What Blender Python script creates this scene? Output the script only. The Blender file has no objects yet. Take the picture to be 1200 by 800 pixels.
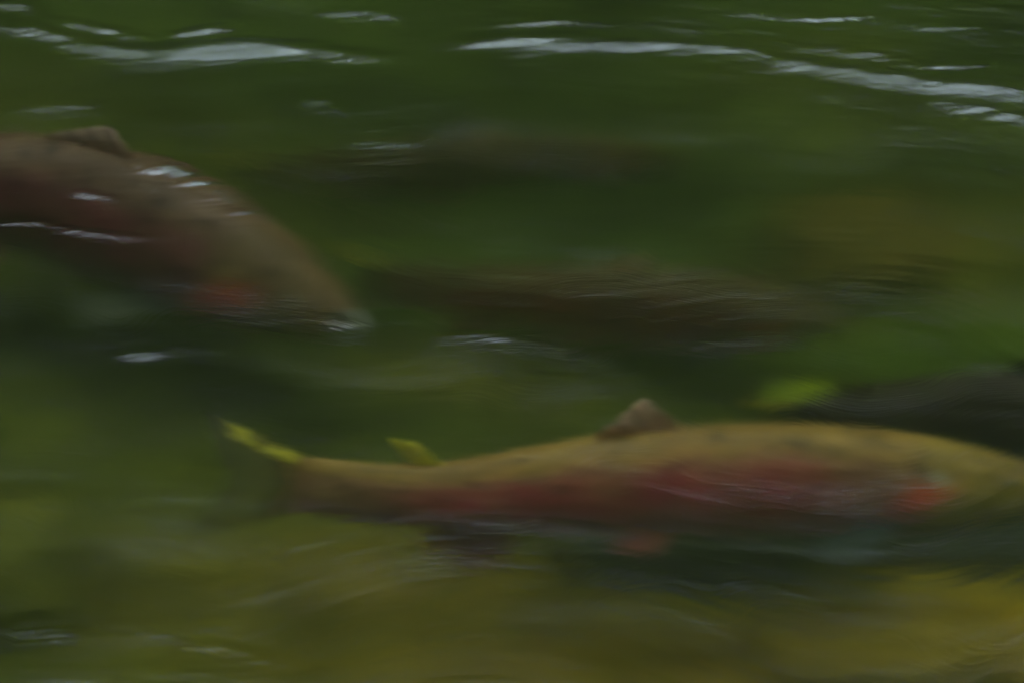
import bpy, math, random
import numpy as np
from mathutils import Vector

sc = bpy.context.scene
COL = sc.collection
R = math.radians

# ------------------------------------------------------------------ camera
PITCH = R(30.0)          # looking down at the river
DIST = 6.0
FRAME_W = 0.95           # metres of water surface across the frame at its centre
cam_d = bpy.data.cameras.new("camera")
cam = bpy.data.objects.new("camera", cam_d)
COL.objects.link(cam)
cam.location = (0.0, -DIST * math.cos(PITCH), DIST * math.sin(PITCH))
cam.rotation_euler = (math.pi / 2 - PITCH, 0, 0)
cam_d.sensor_width = 36.0
cam_d.lens = 36.0 * DIST / FRAME_W
cam_d.clip_start = 0.1
cam_d.clip_end = 500.0
cam_d.dof.use_dof = True
cam_d.dof.focus_distance = DIST + 0.05
cam_d.dof.aperture_fstop = 8.0
sc.camera = cam

# ------------------------------------------------------------------ sky, sun, exposure
SUN_EL, SUN_AZ = 65.0, 4.0      # azimuth clockwise from +Y (away from camera)
world = bpy.data.worlds.new("World")
sc.world = world
world.use_nodes = True
wn = world.node_tree
sky = wn.nodes.new("ShaderNodeTexSky")
sky.sky_type = 'NISHITA'
sky.sun_disc = False
sky.sun_elevation = R(SUN_EL)
sky.sun_rotation = R(SUN_AZ)
sky.air_density = 1.0
sky.dust_density = 1.5
bg = wn.nodes["Background"]
bg.inputs["Strength"].default_value = 0.15
wn.links.new(sky.outputs[0], bg.inputs["Color"])

sun_d = bpy.data.lights.new("sun", 'SUN')
sun_d.energy = 1.9
sun_d.angle = R(28.0)
sun_d.color = (0.62, 0.84, 1.0)
sun = bpy.data.objects.new("sun", sun_d)
COL.objects.link(sun)
_d = Vector((math.sin(R(SUN_AZ)) * math.cos(R(SUN_EL)), math.cos(R(SUN_AZ)) * math.cos(R(SUN_EL)), math.sin(R(SUN_EL))))
sun.rotation_euler = _d.to_track_quat('Z', 'Y').to_euler()
sun.location = _d * 30

vs = sc.view_settings
vs.view_transform = 'Standard'
vs.look = 'None'
vs.exposure = 0.50
vs.gamma = 1.0
vs.use_curve_mapping = False
cy = sc.cycles
cy.use_denoising = True
cy.max_bounces = 10
cy.transmission_bounces = 8
cy.transparent_max_bounces = 8
cy.diffuse_bounces = 3
cy.glossy_bounces = 3
cy.volume_bounces = 2
cy.caustics_refractive = True
cy.caustics_reflective = False
cy.sample_clamp_indirect = 4.0
cy.blur_glossy = 0.5

# ------------------------------------------------------------------ helpers
rng = np.random.default_rng(7)


def vnoise(x, y, seed=0):
    """smooth value noise, -1..1"""
    xi = np.floor(x).astype(np.int64); yi = np.floor(y).astype(np.int64)
    fx = x - xi; fy = y - yi
    fx = fx * fx * fx * (fx * (fx * 6 - 15) + 10); fy = fy * fy * fy * (fy * (fy * 6 - 15) + 10)

    def h(a, b):
        n = (a * 374761393 + b * 668265263 + seed * 1442695041) & 0xFFFFFFFF
        n = ((n ^ (n >> 13)) * 1274126177) & 0xFFFFFFFF
        n = n ^ (n >> 16)
        return (n & 0xFFFF) / 32767.5 - 1.0
    a = h(xi, yi); b = h(xi + 1, yi); c = h(xi, yi + 1); d = h(xi + 1, yi + 1)
    return (a * (1 - fx) + b * fx) * (1 - fy) + (c * (1 - fx) + d * fx) * fy


def fbm(x, y, oct=4, seed=0, gain=0.5):
    r = 0; a = 1.0; s = 0
    for k in range(oct):
        r = r + a * vnoise(x * 2 ** k + 13.7 * k, y * 2 ** k - 7.3 * k, seed + k)
        s += a; a *= gain
    return r / s


def smooth(a, b, x):
    t = np.clip((x - a) / (b - a), 0, 1)
    return t * t * (3 - 2 * t)


def px(x, y, depth=0.0):
    """point of the river at a depth below the surface that is seen at photo position x, y (1200 x 800), light bending at the surface"""
    mm = FRAME_W / 1200.0
    right = np.array([1.0, 0, 0])
    fwd = np.array([0, math.cos(PITCH), -math.sin(PITCH)])
    up = np.array([0, math.sin(PITCH), math.cos(PITCH)])
    d = fwd * DIST + right * (x - 600) * mm - up * (y - 400) * mm
    d = d / np.linalg.norm(d)
    o = np.array(cam.location)
    p = o + d * (o[2] / -d[2])
    if depth > 0:
        n = np.array([0, 0, 1.0]); eta = 1 / 1.333
        ci = -d.dot(n); k = 1 - eta * eta * (1 - ci * ci)
        t = eta * d + (eta * ci - math.sqrt(k)) * n
        p = p + t * (depth / -t[2])
    return p


def mesh_obj(name, verts, faces, mat, parent=None, smooth_shade=True, loc=None, cols=None, alpha=None):
    me = bpy.data.meshes.new(name)
    verts = np.asarray(verts, dtype=np.float32)
    if loc is not None:
        verts = verts - np.asarray(loc, dtype=np.float32)
    faces = np.asarray(faces, dtype=np.int32)
    me.vertices.add(len(verts)); me.vertices.foreach_set("co", verts.ravel())
    nf, k = faces.shape
    me.loops.add(nf * k); me.loops.foreach_set("vertex_index", faces.ravel())
    me.polygons.add(nf); me.polygons.foreach_set("loop_start", np.arange(nf, dtype=np.int32) * k)
    me.polygons.foreach_set("use_smooth", np.full(nf, smooth_shade))
    me.update(calc_edges=True)
    me.validate()
    if cols is not None:
        at = me.color_attributes.new("skin", 'FLOAT_COLOR', 'POINT')
        c = np.ones((len(verts), 4), dtype=np.float32); c[:, :3] = cols
        if alpha is not None:
            c[:, 3] = alpha
        at.data.foreach_set("color", c.ravel())
    if mat:
        me.materials.append(mat)
    o = bpy.data.objects.new(name, me)
    COL.objects.link(o)
    if parent is not None:
        o.parent = parent
    elif loc is not None:
        o.location = loc
    return o


def grid_faces(nu, nv, wrap_v=False, off=0):
    """grid of nu x nv vertices, index u*nv+v"""
    u = np.arange(nu - 1)[:, None]; v = np.arange(nv if wrap_v else nv - 1)[None, :]
    v2 = (v + 1) % nv
    return np.stack([u * nv + v, (u + 1) * nv + v, (u + 1) * nv + v2, u * nv + v2], -1).reshape(-1, 4) + off


def material(name):
    m = bpy.data.materials.new(name); m.use_nodes = True
    nt = m.node_tree
    return m, nt, nt.nodes["Principled BSDF"], nt.nodes["Material Output"]


def node(nt, kind, **kw):
    n = nt.nodes.new(kind)
    for k, v in kw.items():
        if k in n.inputs:
            n.inputs[k].default_value = v
        else:
            setattr(n, k, v)
    return n


def ramp(nt, fac, stops):
    r = nt.nodes.new("ShaderNodeValToRGB")
    el = r.color_ramp.elements
    while len(el) < len(stops):
        el.new(0.5)
    for e, (p, c) in zip(el, stops):
        e.position = p; e.color = (*c, 1)
    nt.links.new(fac, r.inputs["Fac"])
    return r


# ------------------------------------------------------------------ materials
def rough_mat(name, stops, scale=20.0, rough=0.85, bump=0.3, detail=6, coord="Object", stretch=(1, 1, 1)):
    m, nt, p, out = material(name)
    tc = node(nt, "ShaderNodeTexCoord")
    mp = node(nt, "ShaderNodeMapping"); mp.inputs["Scale"].default_value = stretch
    nt.links.new(tc.outputs[coord], mp.inputs[0])
    n = node(nt, "ShaderNodeTexNoise"); n.inputs["Scale"].default_value = scale; n.inputs["Detail"].default_value = detail
    n.inputs["Roughness"].default_value = 0.62
    nt.links.new(mp.outputs[0], n.inputs["Vector"])
    r = ramp(nt, n.outputs["Fac"], stops)
    nt.links.new(r.outputs[0], p.inputs["Base Color"])
    b = node(nt, "ShaderNodeBump"); b.inputs["Strength"].default_value = bump; b.inputs["Distance"].default_value = 0.02
    nt.links.new(n.outputs["Fac"], b.inputs["Height"]); nt.links.new(b.outputs[0], p.inputs["Normal"])
    p.inputs["Roughness"].default_value = rough
    p.inputs["Specular IOR Level"].default_value = 0.2
    return m


WATER_SCATTER = (0.26, 0.34, 0.11)      # per metre
WATER_ABSORB = (0.80, 0.85, 2.1)


def water_material():
    m, nt, p, out = material("river_water")
    nt.nodes.remove(p)
    geo = node(nt, "ShaderNodeNewGeometry")
    # thin flow-drawn ripples: long along the current, narrow across it
    mp = node(nt, "ShaderNodeMapping"); mp.inputs["Scale"].default_value = (20.0, 210.0, 1.0)
    wv = node(nt, "ShaderNodeTexNoise"); wv.inputs["Scale"].default_value = 3.5; wv.inputs["Detail"].default_value = 2.0
    nt.links.new(geo.outputs["Position"], wv.inputs["Vector"])
    wm = node(nt, "ShaderNodeVectorMath", operation='MULTIPLY'); wm.inputs[1].default_value = (0.0, 0.42, 0.0)
    nt.links.new(wv.outputs["Color"], wm.inputs[0])
    wa = node(nt, "ShaderNodeVectorMath", operation='ADD')
    nt.links.new(geo.outputs["Position"], wa.inputs[0]); nt.links.new(wm.outputs[0], wa.inputs[1])
    nt.links.new(wa.outputs[0], mp.inputs[0])
    n1 = node(nt, "ShaderNodeTexNoise"); n1.inputs["Scale"].default_value = 1.0; n1.inputs["Detail"].default_value = 4.0
    n1.inputs["Roughness"].default_value = 0.65; n1.inputs["Distortion"].default_value = 0.3
    nt.links.new(mp.outputs[0], n1.inputs["Vector"])
    b1 = node(nt, "ShaderNodeBump"); b1.inputs["Strength"].default_value = 1.0; b1.inputs["Distance"].default_value = 0.00042
    pn = node(nt, "ShaderNodeTexNoise"); pn.inputs["Scale"].default_value = 5.0; pn.inputs["Detail"].default_value = 2.0
    pm = node(nt, "ShaderNodeMapping"); pm.inputs["Scale"].default_value = (0.7, 1.8, 1.0)
    nt.links.new(geo.outputs["Position"], pm.inputs[0]); nt.links.new(pm.outputs[0], pn.inputs["Vector"])
    pr = node(nt, "ShaderNodeMapRange"); pr.inputs["From Min"].default_value = 0.34; pr.inputs["From Max"].default_value = 0.62
    pr.inputs["To Min"].default_value = 0.40; pr.inputs["To Max"].default_value = 1.0
    nt.links.new(pn.outputs["Fac"], pr.inputs["Value"]); ca = node(nt, "ShaderNodeAttribute", attribute_name="crest")
    cm = node(nt, "ShaderNodeMath", operation='MULTIPLY_ADD'); cm.inputs[1].default_value = 1.5
    nt.links.new(ca.outputs["Fac"], cm.inputs[0]); nt.links.new(pr.outputs[0], cm.inputs[2])
    cd = node(nt, "ShaderNodeMath", operation='MULTIPLY'); cd.inputs[1].default_value = 0.00042
    nt.links.new(cm.outputs[0], cd.inputs[0]); nt.links.new(cd.outputs[0], b1.inputs["Distance"])
    nt.links.new(n1.outputs["Fac"], b1.inputs["Height"])
    # hair-fine capillary ripples, their crests across the current: each tips the surface a little along X
    mp2 = node(nt, "ShaderNodeMapping"); mp2.inputs["Scale"].default_value = (4100.0, 3700.0, 0.0)
    nt.links.new(geo.outputs["Position"], mp2.inputs[0])
    wnz = node(nt, "ShaderNodeTexWhiteNoise"); wnz.noise_dimensions = '2D'
    nt.links.new(mp2.outputs[0], wnz.inputs["Vector"])
    sub = node(nt, "ShaderNodeVectorMath", operation='SUBTRACT'); sub.inputs[1].default_value = (0.5, 0.5, 0.5)
    nt.links.new(wnz.outputs["Color"], sub.inputs[0])
    mul = node(nt, "ShaderNodeVectorMath", operation='MULTIPLY'); mul.inputs[1].default_value = (0.30, 0.06, 0.0)
    nt.links.new(sub.outputs[0], mul.inputs[0])
    add = node(nt, "ShaderNodeVectorMath", operation='ADD')
    nt.links.new(b1.outputs[0], add.inputs[0]); nt.links.new(mul.outputs[0], add.inputs[1])
    nrm = node(nt, "ShaderNodeVectorMath", operation='NORMALIZE')
    nt.links.new(add.outputs[0], nrm.inputs[0])
    mul2 = node(nt, "ShaderNodeVectorMath", operation='MULTIPLY'); mul2.inputs[1].default_value = (0.22, 0.06, 0.0)
    nt.links.new(sub.outputs[0], mul2.inputs[0])
    add2 = node(nt, "ShaderNodeVectorMath", operation='ADD')
    nt.links.new(b1.outputs[0], add2.inputs[0]); nt.links.new(mul2.outputs[0], add2.inputs[1])
    nrm2 = node(nt, "ShaderNodeVectorMath", operation='NORMALIZE')
    nt.links.new(add2.outputs[0], nrm2.inputs[0])
    rf = node(nt, "ShaderNodeBsdfRefraction"); rf.inputs["IOR"].default_value = 1.333; rf.inputs["Roughness"].default_value = 0.215
    gl = node(nt, "ShaderNodeBsdfAnisotropic"); gl.inputs["Roughness"].default_value = 0.16
    fr = node(nt, "ShaderNodeFresnel"); fr.inputs["IOR"].default_value = 1.333
    nt.links.new(nrm.outputs[0], rf.inputs["Normal"])
    nt.links.new(nrm2.outputs[0], gl.inputs["Normal"])
    nt.links.new(b1.outputs[0], fr.inputs["Normal"])
    mx = node(nt, "ShaderNodeMixShader")
    nt.links.new(fr.outputs[0], mx.inputs[0]); nt.links.new(rf.outputs[0], mx.inputs[1]); nt.links.new(gl.outputs[0], mx.inputs[2])
    nt.links.new(mx.outputs[0], out.inputs["Surface"])
    s = np.array(WATER_SCATTER); a = np.array(WATER_ABSORB)
    vsn = node(nt, "ShaderNodeVolumeScatter"); ds = float(s.max())
    vsn.inputs["Color"].default_value = (*(s / ds), 1); vsn.inputs["Density"].default_value = ds
    vsn.inputs["Anisotropy"].default_value = 0.3
    va = node(nt, "ShaderNodeVolumeAbsorption"); da = 2.5
    va.inputs["Color"].default_value = (*(1 - a / da), 1); va.inputs["Density"].default_value = da
    ad = node(nt, "ShaderNodeAddShader")
    nt.links.new(vsn.outputs[0], ad.inputs[0]); nt.links.new(va.outputs[0], ad.inputs[1])
    nt.links.new(ad.outputs[0], out.inputs["Volume"])
    return m


def skin_material(name="fish_skin", rough=0.5, spec=0.15, thin=0.0):
    m, nt, p, out = material(name)
    a = node(nt, "ShaderNodeAttribute", attribute_name="skin")
    tc = node(nt, "ShaderNodeTexCoord")
    n = node(nt, "ShaderNodeTexNoise"); n.inputs["Scale"].default_value = 260.0; n.inputs["Detail"].default_value = 2
    nt.links.new(tc.outputs["Object"], n.inputs["Vector"])
    r = ramp(nt, n.outputs["Fac"], [(0.3, (0.72, 0.72, 0.72)), (0.7, (1.2, 1.2, 1.2))])
    mx = node(nt, "ShaderNodeMix", data_type='RGBA', blend_type='MULTIPLY'); mx.inputs[0].default_value = 1.0
    nt.links.new(a.outputs["Color"], mx.inputs[6]); nt.links.new(r.outputs[0], mx.inputs[7])
    nt.links.new(mx.outputs[2], p.inputs["Base Color"])
    v = node(nt, "ShaderNodeTexVoronoi"); v.inputs["Scale"].default_value = 230.0
    nt.links.new(tc.outputs["Object"], v.inputs["Vector"])
    b = node(nt, "ShaderNodeBump"); b.inputs["Strength"].default_value = 0.25; b.inputs["Distance"].default_value = 0.002
    nt.links.new(v.outputs["Distance"], b.inputs["Height"]); nt.links.new(b.outputs[0], p.inputs["Normal"])
    p.inputs["Roughness"].default_value = rough
    p.inputs["Specular IOR Level"].default_value = spec
    if thin:
        tr = node(nt, "ShaderNodeBsdfTranslucent"); nt.links.new(mx.outputs[2], tr.inputs["Color"])
        ms = node(nt, "ShaderNodeMixShader"); ms.inputs[0].default_value = thin
        nt.links.new(p.outputs[0], ms.inputs[1]); nt.links.new(tr.outputs[0], ms.inputs[2])
        tp = node(nt, "ShaderNodeBsdfTransparent"); mt = node(nt, "ShaderNodeMixShader")
        nt.links.new(a.outputs["Alpha"], mt.inputs[0]); nt.links.new(tp.outputs[0], mt.inputs[1]); nt.links.new(ms.outputs[0], mt.inputs[2])
        nt.links.new(mt.outputs[0], out.inputs["Surface"])
    return m


# ------------------------------------------------------------------ river bed, banks
BED = 0.42
M_ROCK = {}


def axis(lo, hi, clo, chi, step, grow=1.25):
    """coordinates dense between clo and chi and growing outwards"""
    c = list(np.arange(clo, chi + step * 0.5, step))
    s = step; a = clo; L = []
    while a > lo:
        s *= grow; a -= s; L.append(max(a, lo))
    s = step; b = chi; H = []
    while b < hi:
        s *= grow; b += s; H.append(min(b, hi))
    return np.array(L[::-1] + c + H)


def blob(X, Y, x, y, depth, rx, ry):
    """soft patch centred on the photo position x, y; radii in photo pixels"""
    c = px(x, y, depth); mm = FRAME_W / 1200
    e = px(x, y + ry, depth)
    return np.exp(-((X - c[0]) / (rx * mm)) ** 2 - ((Y - c[1]) / max(abs(c[1] - e[1]), 1e-3)) ** 2)


def build_bed():
    xs = axis(-40, 40, -1.0, 1.0, 0.008); ys = axis(-14, 13, -1.1, 1.5, 0.008)
    X, Y = np.meshgrid(xs, ys, indexing='ij')
    z = -BED + 0.05 * fbm(X * 3, Y * 3, 3, 3)
    # pebbles: rounded cells
    for sc_, h, sd in ((16, 0.020, 11), (34, 0.010, 12)):
        z = z + h * np.abs(vnoise(X * sc_, Y * sc_, sd)) ** 0.6
    z = z + smooth(10.5, 13, Y) * 0.9
    z = z + smooth(-9, -14, Y) * 0.9
    # albedo: algae-grown gravel, ochre silt patches
    n1 = fbm(X * 2.2 + 5, Y * 2.8, 4, 21) * 0.5 + 0.5
    n2 = fbm(X * 22, Y * 22, 4, 31) * 0.5 + 0.5
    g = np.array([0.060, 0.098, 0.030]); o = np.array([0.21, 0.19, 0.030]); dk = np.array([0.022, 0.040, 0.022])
    t = (smooth(0.35, 0.75, n1) * 0.25)[..., None]
    col = g * (1 - t) + o * t
    def put(col, w, c):
        w = np.clip(w, 0, 1)[..., None]
        return col * (1 - w) + np.array(c) * w
    OC = (0.55, 0.38, 0.04)
    col = put(col, 0.9 * blob(X, Y, 780, 785, BED, 420, 55), OC)
    col = put(col, 0.9 * blob(X, Y, 1150, 770, BED, 240, 70), (0.60, 0.42, 0.03))
    col = put(col, 0.7 * blob(X, Y, 470, 680, BED, 260, 70), (0.36, 0.26, 0.05))
    col = put(col, 0.8 * blob(X, Y, 120, 720, BED, 260, 80), (0.17, 0.155, 0.04))
    col = put(col, 0.55 * blob(X, Y, 560, 455, BED, 190, 38), (0.32, 0.30, 0.04))
    col = put(col, 0.6 * blob(X, Y, 1080, 415, BED, 200, 45), (0.09, 0.22, 0.015))
    col = put(col, 0.5 * blob(X, Y, 1060, 300, BED, 150, 50), (0.24, 0.20, 0.03))
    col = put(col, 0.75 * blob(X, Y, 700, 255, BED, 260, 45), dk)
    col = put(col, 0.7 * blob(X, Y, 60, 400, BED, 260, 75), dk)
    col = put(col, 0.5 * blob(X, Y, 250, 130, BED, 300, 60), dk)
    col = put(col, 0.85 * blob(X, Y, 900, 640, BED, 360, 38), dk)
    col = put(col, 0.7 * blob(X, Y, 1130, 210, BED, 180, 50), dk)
    n3 = smooth(0.25, 0.75, fbm(X * 7 + 2, Y * 8, 3, 41) * 0.7 + 0.5)
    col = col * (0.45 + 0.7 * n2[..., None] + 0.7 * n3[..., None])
    m, nt, p, out = material("gravel_bed")
    a = node(nt, "ShaderNodeAttribute", attribute_name="skin")
    geo = node(nt, "ShaderNodeNewGeometry")
    v = node(nt, "ShaderNodeTexVoronoi"); v.inputs["Scale"].default_value = 38.0
    nt.links.new(geo.outputs["Position"], v.inputs["Vector"])
    r = ramp(nt, v.outputs["Color"], [(0.2, (0.6, 0.62, 0.6)), (0.8, (1.35, 1.3, 1.2))])
    mx = node(nt, "ShaderNodeMix", data_type='RGBA', blend_type='MULTIPLY'); mx.inputs[0].default_value = 1.0
    nt.links.new(a.outputs["Color"], mx.inputs[6]); nt.links.new(r.outputs[0], mx.inputs[7])
    nt.links.new(mx.outputs[2], p.inputs["Base Color"])
    p.inputs["Roughness"].default_value = 0.9
    p.inputs["Specular IOR Level"].default_value = 0.1
    V = np.stack([X, Y, z], -1).reshape(-1, 3)
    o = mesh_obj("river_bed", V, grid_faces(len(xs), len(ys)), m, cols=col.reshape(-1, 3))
    o["kind"] = "structure"
    return o


def build_banks():
    # wooded slope on the far side, its foliage darkening the water it is mirrored in
    m = rough_mat("wooded_slope", [(0.3, (0.010, 0.020, 0.006)), (0.5, (0.022, 0.040, 0.011)), (0.72, (0.045, 0.065, 0.018))], scale=1.1, rough=1.0, bump=0.8, coord="Object")
    xs = axis(-70, 70, -25, 25, 0.5); t = np.linspace(0, 1, 90)
    X, T = np.meshgrid(xs, t, indexing='ij')
    Y = 12.2 + 11 * T
    Z = 0.02 + 20.0 * T ** 0.85
    lump = fbm(X * 0.6, T * 14, 4, 44)
    Y = Y - 1.5 * smooth(0, 0.1, T) * np.abs(lump) ** 0.7
    Z = Z + 1.2 * smooth(0.02, 0.2, T) * fbm(X * 0.45, T * 11, 4, 45)
    Z = Z + smooth(0.85, 1, T) * 1.8 * fbm(X * 0.5, T * 3, 4, 46)
    # the back of the slope closes it
    V = np.stack([X, Y, Z], -1)
    back = V[:, -1:, :].copy(); back[:, :, 1] += 14; back[:, :, 2] = -1
    V = np.concatenate([V, back], 1)
    o = mesh_obj("hillside", V.reshape(-1, 3), grid_faces(len(xs), V.shape[1]), m)
    o["kind"] = "structure"
    # the ground around the river
    gm = rough_mat("bank_ground", [(0.3, (0.05, 0.06, 0.02)), (0.7, (0.16, 0.14, 0.08))], scale=2.0, bump=0.4)
    xs = axis(-200, 200, -40, 40, 2.0, 1.4); ys = np.array([12.0, 12.3, 14, 20, 60, 200.0])
    X, Y = np.meshgrid(xs, ys, indexing='ij')
    o = mesh_obj("ground", np.stack([X, Y, X * 0 - 0.02 + 0.0 * Y], -1).reshape(-1, 3), grid_faces(len(xs), len(ys)), gm)
    o["kind"] = "structure"
    ys = np.array([-200.0, -60, -30, -18, -13.5, -13])
    X, Y = np.meshgrid(xs, ys, indexing='ij')
    Z = np.where(Y < -13.2, 0.25, -0.02)
    o = mesh_obj("near_bank", np.stack([X, Y, Z], -1).reshape(-1, 3), grid_faces(len(xs), len(ys)), gm)
    o["kind"] = "structure"


# ------------------------------------------------------------------ water
# wave crests that mirror the bright sky: (points in photo pixels, half thickness in px, slope)
CRESTS = [
    ([(-40, 30), (40, 42), (90, 55), (150, 68), (210, 66), (290, 60), (370, 62), (450, 74)], 6, 0.25),
    ([(180, 66), (260, 63), (345, 62)], 6, 0.19),
    ([(40, 24), (100, 32), (175, 46)], 4, 0.22),
    ([(190, 44), (230, 38), (275, 32)], 4, 0.22),
    ([(-20, 4), (50, 12)], 4, 0.22),
    ([(370, 18), (430, 17), (480, 26)], 3.5, 0.15),
    ([(530, 54), (600, 53), (680, 56), (760, 58), (830, 62), (890, 70), (960, 84), (1040, 96), (1120, 106), (1230, 116)], 5.5, 0.27),
    ([(1080, 122), (1150, 130), (1260, 160)], 5, 0.22),
    ([(80, 230), (110, 234), (140, 239)], 3, 0.17),
    ([(-30, 268), (50, 268), (100, 280), (170, 287), (200, 284)], 3, 0.16),
    ([(130, 421), (165, 420), (200, 418)], 3, 0.11),
    ([(500, 403), (550, 399), (605, 404)], 3, 0.10),
    ([(0, 742), (40, 740), (90, 745)], 7, 0.07),
    ([(160, 745), (230, 758), (290, 772), (350, 786)], 4, 0.10),
    ([(350, 120), (385, 124), (405, 134)], 4, 0.13),
    ([(150, 196), (200, 202), (240, 210)], 5, 0.12),
    ([(0, 132), (60, 128), (120, 126)], 4, 0.08),
    ([(380, 160), (430, 166), (500, 176)], 14, 0.06),
    ([(150, 196), (168, 200), (185, 206)], 3, 0.11),
    ([(160, 219), (176, 221), (195, 224)], 3, 0.10),
    ([(375, 384), (405, 388), (435, 390)], 5, 0.07),
    ([(160, 196), (210, 212), (260, 236), (315, 268)], 8, 0.07),
    ([(560, 26), (640, 30), (720, 36)], 4, 0.10),
    ([(930, 60), (1010, 68), (1100, 78), (1200, 84)], 4, 0.07),
    ([(880, 20), (1000, 26), (1120, 36), (1220, 38)], 4, 0.07),
]


def build_water():
    xs = axis(-38, 38, -0.62, 0.62, 0.0024, 1.3); ys = axis(-13.8, 12.6, -0.80, 0.95, 0.0022, 1.3)
    X, Y = np.meshgrid(xs, ys, indexing='ij')
    near = smooth(3.0, 0.8, np.hypot(X, Y))          # fine waves only where the grid can carry them
    h = 0.0045 * fbm(X * 0.9 + 0.12 * Y, Y * 2.1, 2, 51)
    h = h + (0.65 + 0.35 * smooth(-0.2, 0.1, Y)) * near * 0.0022 * fbm(X * 2.6 + 3, Y * 8.0 + 0.8 * X, 3, 61, 0.5)
    h = h + near * 0.00038 * fbm(X * 13, Y * 44 + 5 * X + 6.5 * vnoise(X * 3.2, Y * 4, 5), 2, 71, 0.6)
    # choppier towards the far right and the far edge
    chop = smooth(0.15, 0.55, X + 0.3 * Y) * smooth(0.1, 0.6, Y) + 0.6 * smooth(0.35, 0.8, Y)
    h = h + near * chop * 0.0010 * fbm(X * 12 + 9, Y * 42 + 7 * X, 3, 81, 0.6)
    crest = np.zeros_like(h)
    for k, (pts, hw, slope) in enumerate(CRESTS):
        P = np.array([px(a, b)[:2] for a, b in pts])
        sy = hw * FRAME_W / 1200 / math.sin(PITCH) * 1.25
        x0, x1 = P[0, 0], P[-1, 0]
        wob = 0.5 * sy * fbm(X * 14, Y * 0 + k, 3, 90 + k)
        yc = np.interp(X, P[:, 0], P[:, 1]) + wob
        L = max(x1 - x0, 0.03)
        env = smooth(x0 - 0.15 * L, x0 + min(0.4 * L, 0.09), X) * smooth(x1 + 0.15 * L, x1 - min(0.4 * L, 0.09), X)
        env = env * (0.78 + 0.45 * fbm(X * 11 + 3 * k, Y * 30, 2, 120 + k))
        d = (Y - yc) / sy
        h = h + slope * sy * 1.75 * env * np.exp(-(d - 1.0) ** 2 * 0.55)
        crest = np.maximum(crest, env * np.exp(-(d / 1.7) ** 2) * min(1.0, slope / 0.2))
        h = h + 0.0011 * env * np.exp(-(d / 2.4) ** 2) * fbm(X * 13, Y * 105 - 16 * X, 2, 150 + k)
    top = np.stack([X, Y, h], -1)
    nu, nv = top.shape[:2]
    # closed body: skirt down and a bottom well under the bed
    V = [top.reshape(-1, 3)]; F = [grid_faces(nu, nv)]
    idx = lambda u, v: u * nv + v
    ring = [idx(u, 0) for u in range(nu)] + [idx(nu - 1, v) for v in range(1, nv)] + [idx(u, nv - 1) for u in range(nu - 2, -1, -1)] + [idx(0, v) for v in range(nv - 2, 0, -1)]
    base = nu * nv
    low = V[0][ring].copy(); low[:, 2] = -1.2
    V.append(low)
    n = len(ring)
    a = np.array(ring); b = np.roll(a, -1); c = base + np.arange(n); d = base + (np.arange(n) + 1) % n
    F.append(np.stack([b, a, c, d], -1))
    V.append(np.array([[0, 0, -1.2]]))
    ctr = base + n
    Vall = np.concatenate(V)
    Fq = np.concatenate(F)
    tri = np.stack([np.full(n, ctr), d, c], -1)
    me = bpy.data.meshes.new("water")
    me.vertices.add(len(Vall)); me.vertices.foreach_set("co", Vall.astype(np.float32).ravel())
    nl = len(Fq) * 4 + len(tri) * 3
    me.loops.add(nl); me.loops.foreach_set("vertex_index", np.concatenate([Fq.ravel(), tri.ravel()]).astype(np.int32))
    me.polygons.add(len(Fq) + len(tri))
    me.polygons.foreach_set("loop_start", np.concatenate([np.arange(len(Fq)) * 4, len(Fq) * 4 + np.arange(len(tri)) * 3]).astype(np.int32))
    sm = np.ones(len(Fq) + len(tri), dtype=bool); sm[(nu - 1) * (nv - 1):] = False
    me.polygons.foreach_set("use_smooth", sm)
    me.update(calc_edges=True)
    at = me.attributes.new("crest", 'FLOAT', 'POINT')
    cv = np.zeros(len(Vall), dtype=np.float32); cv[:nu * nv] = crest.ravel()
    at.data.foreach_set("value", cv)
    me.materials.append(water_material())
    o = bpy.data.objects.new("water", me); COL.objects.link(o)
    o["kind"] = "structure"
    return o


# ------------------------------------------------------------------ rocks
def make_rock(name, label, x, y, depth, rx, ry, rz, stops, seed, group=None, scale=22.0, cat="rock"):
    c = px(x, y, depth)
    mm = FRAME_W / 1200
    nu, nv = 56, 96
    th = np.linspace(0.0, math.pi, nu)[:, None]; ph = np.linspace(0, 2 * math.pi, nv, endpoint=False)[None, :]
    d = np.stack([np.sin(th) * np.cos(ph), np.sin(th) * np.sin(ph), np.cos(th) + 0 * ph], -1)
    q = 1 + 0.22 * fbm(d[..., 0] * 1.6 + seed, d[..., 1] * 1.6 + d[..., 2] * 1.3, 3, seed) + 0.05 * fbm(d[..., 0] * 6 + seed, d[..., 1] * 6 + d[..., 2] * 5, 3, seed + 5)
    s = np.sign(d) * np.abs(d) ** 0.85
    V = s * q[..., None] * np.array([rx * mm, ry * mm * 1.3, rz])
    mat = rough_mat(name + "_stone", stops, scale=scale, rough=0.8, bump=0.5)
    cc = np.array([c[0], c[1], c[2]])
    o = mesh_obj(name, (V + cc).reshape(-1, 3), grid_faces(nu, nv, True)[:, ::-1], mat, loc=cc)
    o["label"] = label; o["category"] = cat
    if group:
        o["group"] = group
    return o


# ------------------------------------------------------------------ fish
FISH_SKIN = {}
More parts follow.
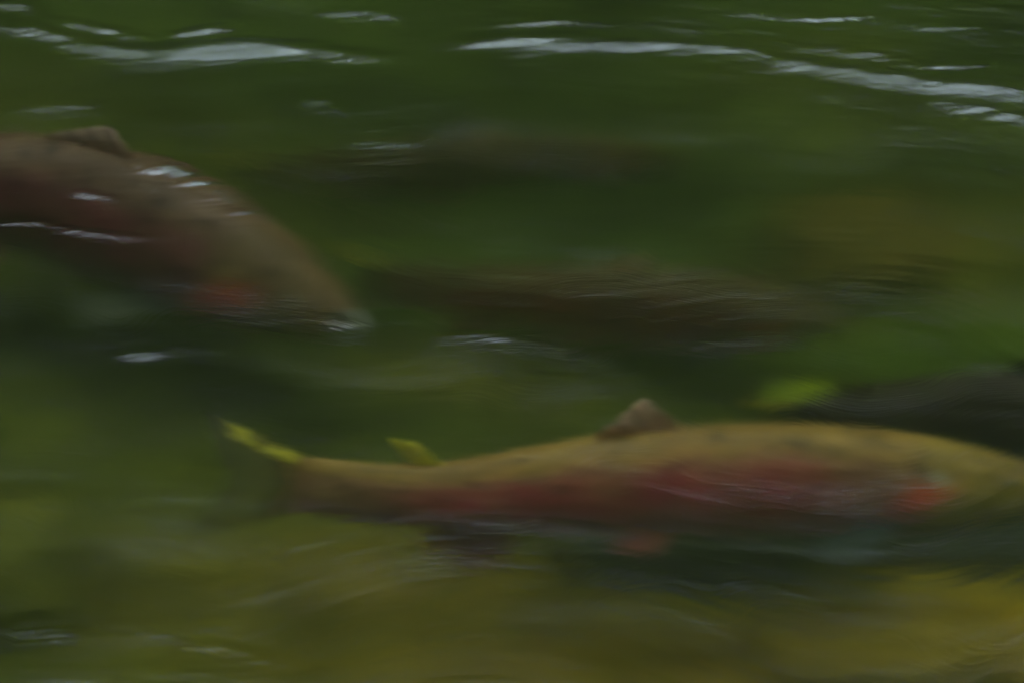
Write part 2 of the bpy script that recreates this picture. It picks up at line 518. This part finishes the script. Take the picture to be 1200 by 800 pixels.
# body outline at s = 0 (tail root) .. 1 (nose): half height up, half height down, half width  (fractions of body length)
PROF = np.array([
    # s     up      down    wide
    [0.000, 0.060, 0.060, 0.005],
    [0.040, 0.058, 0.059, 0.022],
    [0.120, 0.061, 0.066, 0.036],
    [0.220, 0.073, 0.084, 0.050],
    [0.340, 0.090, 0.100, 0.061],
    [0.480, 0.106, 0.122, 0.073],
    [0.600, 0.110, 0.128, 0.078],
    [0.720, 0.104, 0.122, 0.077],
    [0.800, 0.094, 0.110, 0.072],
    [0.870, 0.074, 0.086, 0.058],
    [0.930, 0.051, 0.061, 0.041],
    [0.970, 0.031, 0.039, 0.026],
    [0.992, 0.014, 0.021, 0.014],
    [1.000, 0.001, 0.006, 0.001],
])


def cr(P, t):
    """Catmull-Rom through rows of P at t in 0..1"""
    P = np.asarray(P, float); n = len(P)
    Q = np.vstack([2 * P[0] - P[1], P, 2 * P[-1] - P[-2]])
    u = np.clip(t, 0, 1) * (n - 1); i = np.minimum(u.astype(int), n - 2); f = (u - i)[:, None]
    a, b, c, d = Q[i], Q[i + 1], Q[i + 2], Q[i + 3]
    return 0.5 * ((2 * b) + (c - a) * f + (2 * a - 5 * b + 4 * c - d) * f ** 2 + (3 * b - a - 3 * c + d) * f ** 3)


class Spine:
    """body axis from tail root (s=0) to nose (s=1); roll leans the back away from the camera"""
    def __init__(self, pts, roll):
        self.P = np.array([px(a, b, c) for a, b, c in pts])
        t = np.linspace(0, 1, 400); C = cr(self.P, t)
        l = np.concatenate([[0], np.cumsum(np.linalg.norm(np.diff(C, axis=0), axis=1))])
        self.L = l[-1]; self.t = t; self.l = l / l[-1]; self.roll = roll

    def frame(self, s):
        s = np.atleast_1d(np.asarray(s, float))
        over = s - np.clip(s, 0, 1)
        t = np.interp(np.clip(s, 0, 1), self.l, self.t)
        C = cr(self.P, t); C2 = cr(self.P, np.clip(t + 0.01, 0, 1)); C1 = cr(self.P, np.clip(t - 0.01, 0, 1))
        T = C2 - C1; T /= np.linalg.norm(T, axis=1)[:, None]
        C = C + T * (over * self.L)[:, None]
        Z = np.array([0, 0, 1.0])
        S = np.cross(np.tile(Z, (len(s), 1)), T); S /= np.linalg.norm(S, axis=1)[:, None]   # left of the fish
        U = np.cross(T, S)
        c, n = math.cos(self.roll), math.sin(self.roll)
        return C, T, S * c - U * n, U * c + S * n

    def at(self, s, side, up):
        C, T, S, U = self.frame(s)
        return C + S * np.atleast_1d(side)[:, None] + U * np.atleast_1d(up)[:, None]


def prof(s):
    out = [np.interp(s, PROF[:, 0], PROF[:, k]) for k in (1, 2, 3)]
    return out


def smooth_prof(s):
    """profile softened over neighbours so its corners do not show"""
    acc = [0, 0, 0]
    for w, o in ((0.25, -0.02), (0.5, 0.0), (0.25, 0.02)):
        q = prof(np.clip(s + o, 0, 1))
        for k in range(3):
            acc[k] = acc[k] + w * q[k]
    q = prof(s)
    e = smooth(0.93, 0.97, s)
    return [acc[k] * (1 - e) + q[k] * e for k in range(3)]


def lerp(a, b, t):
    return np.asarray(a) * (1 - t[..., None]) + np.asarray(b) * t[..., None]


def make_fish(label, pts, roll, pal, group, seed=0, girth=1.0, dorsal_s=0.56, tail_open=1.0, spots=1.0, cheek=1.0, eye_col=(0.22, 0.19, 0.09), belly_fins=1.0, fin_h=1.0, cheek_s=0.832, lean=0.0, snout=1.0):
    sp = Spine(pts, roll); L = sp.L
    org = sp.at(0.5, 0, 0)[0]
    root = bpy.data.objects.new("trout", None); COL.objects.link(root)
    root.location = org; root.empty_display_size = 0.05
    root["label"] = label; root["category"] = "fish"; root["group"] = group
    skin = FISH_SKIN.get("skin") or FISH_SKIN.setdefault("skin", skin_material())
    finm = FISH_SKIN.get("fin") or FISH_SKIN.setdefault("fin", skin_material("fin_membrane", 0.5, 0.2, 0.5))
    # --- body
    nu, nv = 260, 96
    s = np.concatenate([np.linspace(0, 0.9, 200), 1 - 0.1 * np.cos(np.linspace(0, math.pi / 2, 61))[1:]])
    nu = len(s)
    up, dn, wd = [q * L * girth * (1 - (1 - snout) * smooth(0.78, 0.95, s)) for q in smooth_prof(s)]
    ph = np.linspace(0, 2 * math.pi, nv, endpoint=False)
    cu, su = np.cos(ph), np.sin(ph)
    side = wd[:, None] * np.sign(cu) * np.abs(cu) ** 0.88
    v = np.where(su[None, :] > 0, up[:, None] * np.abs(su) ** 1.05, -dn[:, None] * np.abs(su) ** 0.95)
    # mouth line and gill-cover edge pressed into the head
    S = np.repeat(s[:, None], nv, 1)
    vv = v / (0.5 * (up + dn))[:, None]
    gill = np.exp(-((S - (0.795 - 0.03 * (vv + 0.1) ** 2 * 2.0)) / 0.006) ** 2) * smooth(1.0, 0.7, np.abs(vv))
    mouth = np.exp(-((vv + 0.35 + (1 - S) * 2.4) / 0.05) ** 2) * smooth(0.90, 0.93, S)
    side = side * (1 - 0.09 * gill - 0.10 * mouth)
    C, T, SS, U = sp.frame(s)
    V = C[:, None, :] + SS[:, None, :] * side[..., None] + U[:, None, :] * v[..., None]
    # --- colour
    back, flank, belly, red, headc = [np.array(pal[k]) for k in ("back", "flank", "belly", "red", "head")]
    n = fbm(S * 14 + seed, vv * 2.2 + np.sign(cu)[None, :] * 3, 4, 200 + seed)
    hgt = vv + 0.20 * n
    col = lerp(belly, flank, smooth(-0.75, -0.35, hgt))
    col = lerp(col, back, smooth(0.05, 0.42, hgt)) if False else col * (1 - smooth(0.30, 0.62, hgt))[..., None] + back * smooth(0.30, 0.62, hgt)[..., None]
    band = np.exp(-((hgt + 0.20) / 0.56) ** 2) * smooth(0.05, 0.24, S) * (0.35 + 0.65 * smooth(0.74, 0.60, S)) * smooth(0.80, 0.74, S)
    band = band * (0.75 + 0.9 * fbm(S * 13 + 2 * seed, vv * 1.4, 4, 230 + seed))
    band = np.clip(band, 0, 1)[..., None]
    col = col * (1 - band) + red * band
    head = smooth(0.78, 0.83, S)[..., None]
    col = col * (1 - head) + headc * head
    hb = (smooth(0.1, 0.6, hgt) * smooth(0.78, 0.83, S) * 0.6)[..., None]
    col = col * (1 - hb) + back * hb
    ck = np.exp(-((S - cheek_s) / 0.034) ** 2 - ((vv + 0.18 + (S - cheek_s) * -6.0) / 0.26) ** 2)
    ck = np.clip(1.5 * ck * cheek, 0, 1)[..., None]
    col = col * (1 - ck) + np.array(pal["cheek"]) * ck
    ns = (smooth(0.955, 0.99, S) * pal.get("nose_glint", 0.0))[..., None]
    col = col * (1 - ns) + np.array(pal["nose"]) * ns  # sky glint on the snout tip, painted as a pale skin tone
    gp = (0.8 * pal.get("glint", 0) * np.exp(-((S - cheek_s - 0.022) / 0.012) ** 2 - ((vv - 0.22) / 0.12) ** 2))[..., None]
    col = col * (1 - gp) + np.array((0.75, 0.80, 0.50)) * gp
    # dark spots over back and tail
    r = np.random.default_rng(40 + seed)
    nsp = int(150 * spots)
    ss = r.random(nsp) ** 0.8 * 0.92; sv = r.uniform(-0.2, 0.98, nsp); sg = np.where(r.random(nsp) < 0.5, 1, -1)
    sgn = np.where(cu >= 0, 1, -1)[None, :]
    msk = np.zeros_like(S)
    for a, b, g in zip(ss, sv, sg):
        rr = 0.0045 + 0.0025 * ((a * 977) % 1)
        msk = np.maximum(msk, (sgn == g) * np.exp(-(((S - a) / rr) ** 2 + ((vv - b) / (rr * 10)) ** 2)))
    col = col * (1 - 0.7 * msk[..., None])
    col = col * (1 + 0.45 * fbm(S * 22 + seed, vv * 5 + 3 * np.sign(cu)[None, :], 4, 260 + seed))[..., None]
    V2 = V.reshape(-1, 3)
    F = grid_faces(nu, nv, True)
    # close both ends
    F = np.concatenate([F])
    tail_c = V[0].mean(0); nose_c = V[-1].mean(0)
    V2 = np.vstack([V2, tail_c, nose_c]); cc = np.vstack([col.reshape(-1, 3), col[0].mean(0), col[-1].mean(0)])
    i = np.arange(nv); j = (i + 1) % nv; b0 = (nu - 1) * nv
    t1 = np.stack([np.full(nv, nu * nv), i, j, j], -1); t2 = np.stack([np.full(nv, nu * nv + 1), b0 + j, b0 + i, b0 + i], -1)
    me_faces = [tuple(f) for f in F] + [tuple(f[:3]) for f in t1] + [tuple(f[:3]) for f in t2]
    me = bpy.data.meshes.new("body")
    me.from_pydata([tuple(p) for p in (V2 - org)], [], me_faces)
    me.polygons.foreach_set("use_smooth", np.ones(len(me.polygons), dtype=bool))
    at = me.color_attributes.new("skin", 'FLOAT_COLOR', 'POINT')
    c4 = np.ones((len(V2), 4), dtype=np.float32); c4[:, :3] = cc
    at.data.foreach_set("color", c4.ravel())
    me.materials.append(skin); me.update()
    body = bpy.data.objects.new("body", me); COL.objects.link(body); body.parent = root

    # --- fins: a membrane with rays, edge curve from a base line
    def fin(name, base, tip, thick, c0, c1, lab=None, jag=0.02, nseg=40):
        """base, tip: functions of t in 0..1 returning arrays of world points"""
        t = np.linspace(0, 1, nseg); w = np.linspace(0, 1, 14)
        B, E = base(t), tip(t)
        rays = 0.5 + 0.5 * np.cos(t * nseg * 0.9)
        P = B[:, None, :] * (1 - w)[None, :, None] + E[:, None, :] * w[None, :, None] * 1.0
        nrm = np.cross(B[-1] - B[0], E.mean(0) - B.mean(0)); nrm /= np.linalg.norm(nrm)
        edge = E - B
        P = P + edge[:, None, :] * (jag * (rays[:, None] - 0.5) * (w ** 2)[None, :])[..., None]
        P = P + nrm * (0.012 * L * np.sin(w * 2.2)[None, :, None] * np.sin(t * 3.1)[:, None, None])
        th = thick * (1 - 0.85 * w)[None, :] * (0.6 + 0.4 * rays[:, None]) * np.minimum(1, np.minimum(t, 1 - t) * 10 + 0.15)[:, None]
        A = P + nrm * th[..., None]; D = P - nrm * th[..., None]
        n_, m_ = A.shape[:2]
        col = lerp(c0, c1, np.repeat(w[None, :], n_, 0)) * (0.8 + 0.3 * rays[:, None, None])
        alpha = np.ones((n_, m_)) if name != "tail_fin" else np.repeat((0.85 - 0.63 * smooth(0, 0.5, w))[None, :], n_, 0)
        if name == "tail_fin" and "tail_glint" in pal:
            k = (smooth(0.76, 0.92, t)[:, None] * smooth(0.0, 0.1, w)[None, :] * smooth(0.95, 0.6, w)[None, :] * (0.95 + 0.9 * vnoise(t[:, None] * 30, w[None, :] * 9, 4)))
            k = np.clip(k, 0, 1)[..., None]
            col = col * (1 - k) + np.array(pal["tail_glint"]) * k  # yellow glint painted along the tail's upper edge
            alpha = np.maximum(alpha, k[..., 0])
        V = np.concatenate([A.reshape(-1, 3), D.reshape(-1, 3)]); K = n_ * m_
        F = [grid_faces(n_, m_), grid_faces(n_, m_, off=K)[:, ::-1]]
        rim = [u * m_ for u in range(n_)] + [(n_ - 1) * m_ + q for q in range(1, m_)] + [u * m_ + m_ - 1 for u in range(n_ - 2, -1, -1)] + [q for q in range(m_ - 2, 0, -1)]
        a = np.array(rim); b = np.roll(a, -1)
        F.append(np.stack([b, a, a + K, b + K], -1))
        o = mesh_obj(name, V - org, np.concatenate(F), finm, parent=root, cols=np.vstack([col.reshape(-1, 3)] * 2), alpha=np.tile(alpha.ravel(), 2))
        if lab:
            o["label"] = lab
        return o

    def hp(s_, k):
        q = smooth_prof(np.atleast_1d(s_))
        return q[k] * L * girth
    fc, ft = pal["fin"], pal["fin_tip"]
    ds = dorsal_s
    fin("dorsal_fin",
        lambda t: sp.at(ds - 0.065 + 0.13 * t, 0 * t, hp(ds - 0.065 + 0.13 * t, 0) * 0.93),
        lambda t: sp.at(ds - 0.090 + 0.115 * t, 0.004 * L * np.sin(3 * t) - lean * L * (1 - t), hp(ds - 0.065 + 0.13 * t, 0) * 0.96 + L * fin_h * (0.012 + 0.058 * np.clip(t / 0.62, 0, 1) ** 1.1) * smooth(1.02, 0.58, t)),
        0.004 * L, fc, ft)
    ads = 0.17
    fin("adipose_fin",
        lambda t: sp.at(ads - 0.022 + 0.05 * t, 0 * t, hp(ads - 0.022 + 0.05 * t, 0) * 0.88),
        lambda t: sp.at(ads - 0.062 + 0.078 * t, -0.008 * L + 0 * t, hp(ads + 0 * t, 0) * 0.97 + L * 0.046 * smooth(1.05, 0.4, t)),
        0.009 * L, pal["adipose"], pal["adipose"], jag=0.0, nseg=20)
    # tail: fan with a shallow fork
    def tail_tip(t):
        a = (t - 0.5) * 2
        return sp.at(-0.115 + 0.035 * (1 - np.abs(a)) ** 1.2 - 0.01 * np.abs(a), 0.012 * L * np.sin(a * 2), L * 0.118 * a * tail_open)
    fin("tail_fin", lambda t: sp.at(0.012 + 0 * t, 0 * t, L * 0.056 * girth * (t - 0.5) * 2), tail_tip, 0.005 * L, pal["back"], pal["tail"], nseg=56, jag=0.04)
    fin("anal_fin",
        lambda t: sp.at(0.19 + 0.09 * t, 0 * t, -hp(0.19 + 0.09 * t, 1) * 0.93),
        lambda t: sp.at(0.155 + 0.09 * t, 0 * t, -hp(0.19 + 0.09 * t, 1) - L * (0.030 + 0.050 * smooth(0.0, 0.8, t)) * 0.8 * belly_fins),
        0.004 * L, pal["belly_fin"], pal["belly_fin"])
    for sg_ in (1, -1):
        fin("pelvic_fin",
            lambda t: sp.at(0.43 + 0.05 * t, sg_ * hp(0.46 + 0 * t, 2) * 0.55, -hp(0.45 + 0.035 * t, 1) * 0.70),
            lambda t: sp.at(0.385 + 0.055 * t, sg_ * (hp(0.46 + 0 * t, 2) * 0.55 + 0.022 * L * belly_fins), -hp(0.45 + 0 * t, 1) * 0.80 - L * (0.026 + 0.016 * t) * belly_fins),
            0.004 * L, pal["belly_fin"], pal["belly_fin"], nseg=26)
    for sg_ in (1, -1):
        fin("pectoral_fin",
            lambda t: sp.at(0.745 + 0.030 * t, sg_ * hp(0.76 + 0 * t, 2) * 0.72, -hp(0.76 + 0 * t, 1) * (0.62 + 0.06 * t)),
            lambda t: sp.at(0.64 + 0.085 * t, sg_ * (hp(0.76 + 0 * t, 2) * 0.72 + L * (0.040 + 0.025 * t)), -hp(0.76 + 0 * t, 1) * 0.62 - L * (0.050 + 0.02 * t)),
            0.004 * L, pal["pectoral"], pal["pectoral"], nseg=26)
    # --- eyes
    em, nt, p, _o = material("eye") if "eye" not in FISH_SKIN else (FISH_SKIN["eye"], None, None, None)
    if nt:
        FISH_SKIN["eye"] = em
        a = node(nt, "ShaderNodeAttribute", attribute_name="skin"); nt.links.new(a.outputs["Color"], p.inputs["Base Color"])
        p.inputs["Roughness"].default_value = 0.1
    for sg_ in (1, -1):
        es = 0.905
        w_ = hp(es, 2)[0]; u_ = hp(es, 0)[0]
        c = sp.at(es, sg_ * w_ * 0.80, u_ * 0.30)[0]
        Cq, Tq, Sq, Uq = [q[0] for q in sp.frame(es)]
        th = np.linspace(0, math.pi, 17)[:, None]; ph_ = np.linspace(0, 2 * math.pi, 24, endpoint=False)[None, :]
        rr = 0.0125 * L
        d = (Sq * sg_)[None, None, :] * (np.cos(th) + 0 * ph_)[..., None] * 0.6 + Tq[None, None, :] * (np.sin(th) * np.cos(ph_))[..., None] + Uq[None, None, :] * (np.sin(th) * np.sin(ph_))[..., None]
        P = c + d * rr
        ang = th + 0 * ph_
        col = np.where((ang < 0.5)[..., None], np.array([0.01, 0.01, 0.01]), np.array(eye_col))
        mesh_obj("eye", P.reshape(-1, 3) - org, grid_faces(17, 24, True)[:, ::-1] if sg_ > 0 else grid_faces(17, 24, True), em, parent=root, cols=col.reshape(-1, 3))
    return root


# ================================================================== build
build_bed()
build_banks()
build_water()

# rocks on the bed
LIME = [(0.3, (0.22, 0.34, 0.012)), (0.55, (0.45, 0.58, 0.015)), (0.75, (0.55, 0.62, 0.03))]
OCHRE = [(0.3, (0.28, 0.21, 0.03)), (0.55, (0.50, 0.36, 0.035)), (0.75, (0.45, 0.33, 0.06))]
DARK = [(0.3, (0.012, 0.018, 0.014)), (0.55, (0.03, 0.042, 0.034)), (0.75, (0.07, 0.085, 0.07))]
OLIVE = [(0.3, (0.08, 0.075, 0.025)), (0.55, (0.18, 0.15, 0.035)), (0.75, (0.30, 0.23, 0.05))]
GREEN = [(0.3, (0.08, 0.10, 0.02)), (0.55, (0.20, 0.21, 0.03)), (0.75, (0.36, 0.34, 0.06))]
RG = "rocks lying on the river bed"
make_rock("rock", "small bright lime-green algae covered rock behind the back of the lower fish", 936, 474, 0.29, 36, 28, 0.028, LIME, 3, RG)
make_rock("rock", "broad olive-brown sunken rock at the right, beyond the small lime rock", 1020, 292, BED - 0.01, 110, 90, 0.05, OLIVE, 5, RG)
make_rock("rock", "yellow-green mossy rock at the left edge of the picture", 5, 665, BED - 0.03, 95, 110, 0.07, GREEN, 8, RG)
make_rock("rock", "dark slate-coloured rock under the belly of the lower fish", 820, 640, BED - 0.03, 150, 55, 0.05, DARK, 11, RG)
make_rock("rock", "dark blue-green rock at the right edge under the head of the lower fish", 1130, 635, BED - 0.03, 140, 55, 0.05, DARK, 14, RG)
make_rock("rock", "yellow ochre rock in the bottom right corner", 1060, 768, BED - 0.04, 150, 60, 0.06, OCHRE, 17, RG)

WARM = dict(back=(0.35, 0.21, 0.04), flank=(0.28, 0.15, 0.055), belly=(0.28, 0.13, 0.10), red=(0.44, 0.062, 0.060), head=(0.38, 0.28, 0.04),
            cheek=(0.85, 0.13, 0.03), fin=(0.68, 0.42, 0.17), fin_tip=(0.85, 0.60, 0.32), nose=(0.40, 0.30, 0.06), adipose=(0.95, 0.85, 0.07), tail=(0.32, 0.30, 0.16), tail_glint=(0.95, 0.85, 0.07),  # bright yellow of adipose and tail edge: glints put into the fin colour
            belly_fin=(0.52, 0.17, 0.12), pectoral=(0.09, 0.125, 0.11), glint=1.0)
GREYB = dict(WARM, glint=0.0, back=(0.16, 0.095, 0.045), flank=(0.15, 0.065, 0.045), red=(0.22, 0.030, 0.048), head=(0.21, 0.14, 0.045), cheek=(0.75, 0.09, 0.03),
             fin=(0.55, 0.34, 0.18), fin_tip=(0.68, 0.48, 0.28), nose=(0.36, 0.46, 0.42), nose_glint=0.5, adipose=(0.3, 0.25, 0.1), belly=(0.12, 0.08, 0.06), pectoral=(0.22, 0.25, 0.20))
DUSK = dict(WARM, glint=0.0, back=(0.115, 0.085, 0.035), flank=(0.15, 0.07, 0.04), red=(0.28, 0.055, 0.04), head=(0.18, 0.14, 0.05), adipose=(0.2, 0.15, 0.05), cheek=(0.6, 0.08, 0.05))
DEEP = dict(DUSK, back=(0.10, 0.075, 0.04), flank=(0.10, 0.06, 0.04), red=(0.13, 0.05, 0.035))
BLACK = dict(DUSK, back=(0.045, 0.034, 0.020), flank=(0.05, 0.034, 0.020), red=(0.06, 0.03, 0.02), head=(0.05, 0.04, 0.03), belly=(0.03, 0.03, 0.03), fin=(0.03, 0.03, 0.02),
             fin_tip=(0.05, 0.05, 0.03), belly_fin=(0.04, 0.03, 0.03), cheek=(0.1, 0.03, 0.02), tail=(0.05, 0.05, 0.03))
FG = "trout swimming in the river"
make_fish("large ochre and rose-red trout across the lower half, its head at the right edge", [(345, 566, .125), (500, 578, .13), (660, 566, .15), (820, 557, .165), (980, 557, .165), (1120, 565, .165), (1275, 578, .165)],
          R(34), WARM, FG, seed=1, girth=0.86, dorsal_s=0.465, cheek_s=0.795, lean=0.034, fin_h=1.05, spots=0.5)
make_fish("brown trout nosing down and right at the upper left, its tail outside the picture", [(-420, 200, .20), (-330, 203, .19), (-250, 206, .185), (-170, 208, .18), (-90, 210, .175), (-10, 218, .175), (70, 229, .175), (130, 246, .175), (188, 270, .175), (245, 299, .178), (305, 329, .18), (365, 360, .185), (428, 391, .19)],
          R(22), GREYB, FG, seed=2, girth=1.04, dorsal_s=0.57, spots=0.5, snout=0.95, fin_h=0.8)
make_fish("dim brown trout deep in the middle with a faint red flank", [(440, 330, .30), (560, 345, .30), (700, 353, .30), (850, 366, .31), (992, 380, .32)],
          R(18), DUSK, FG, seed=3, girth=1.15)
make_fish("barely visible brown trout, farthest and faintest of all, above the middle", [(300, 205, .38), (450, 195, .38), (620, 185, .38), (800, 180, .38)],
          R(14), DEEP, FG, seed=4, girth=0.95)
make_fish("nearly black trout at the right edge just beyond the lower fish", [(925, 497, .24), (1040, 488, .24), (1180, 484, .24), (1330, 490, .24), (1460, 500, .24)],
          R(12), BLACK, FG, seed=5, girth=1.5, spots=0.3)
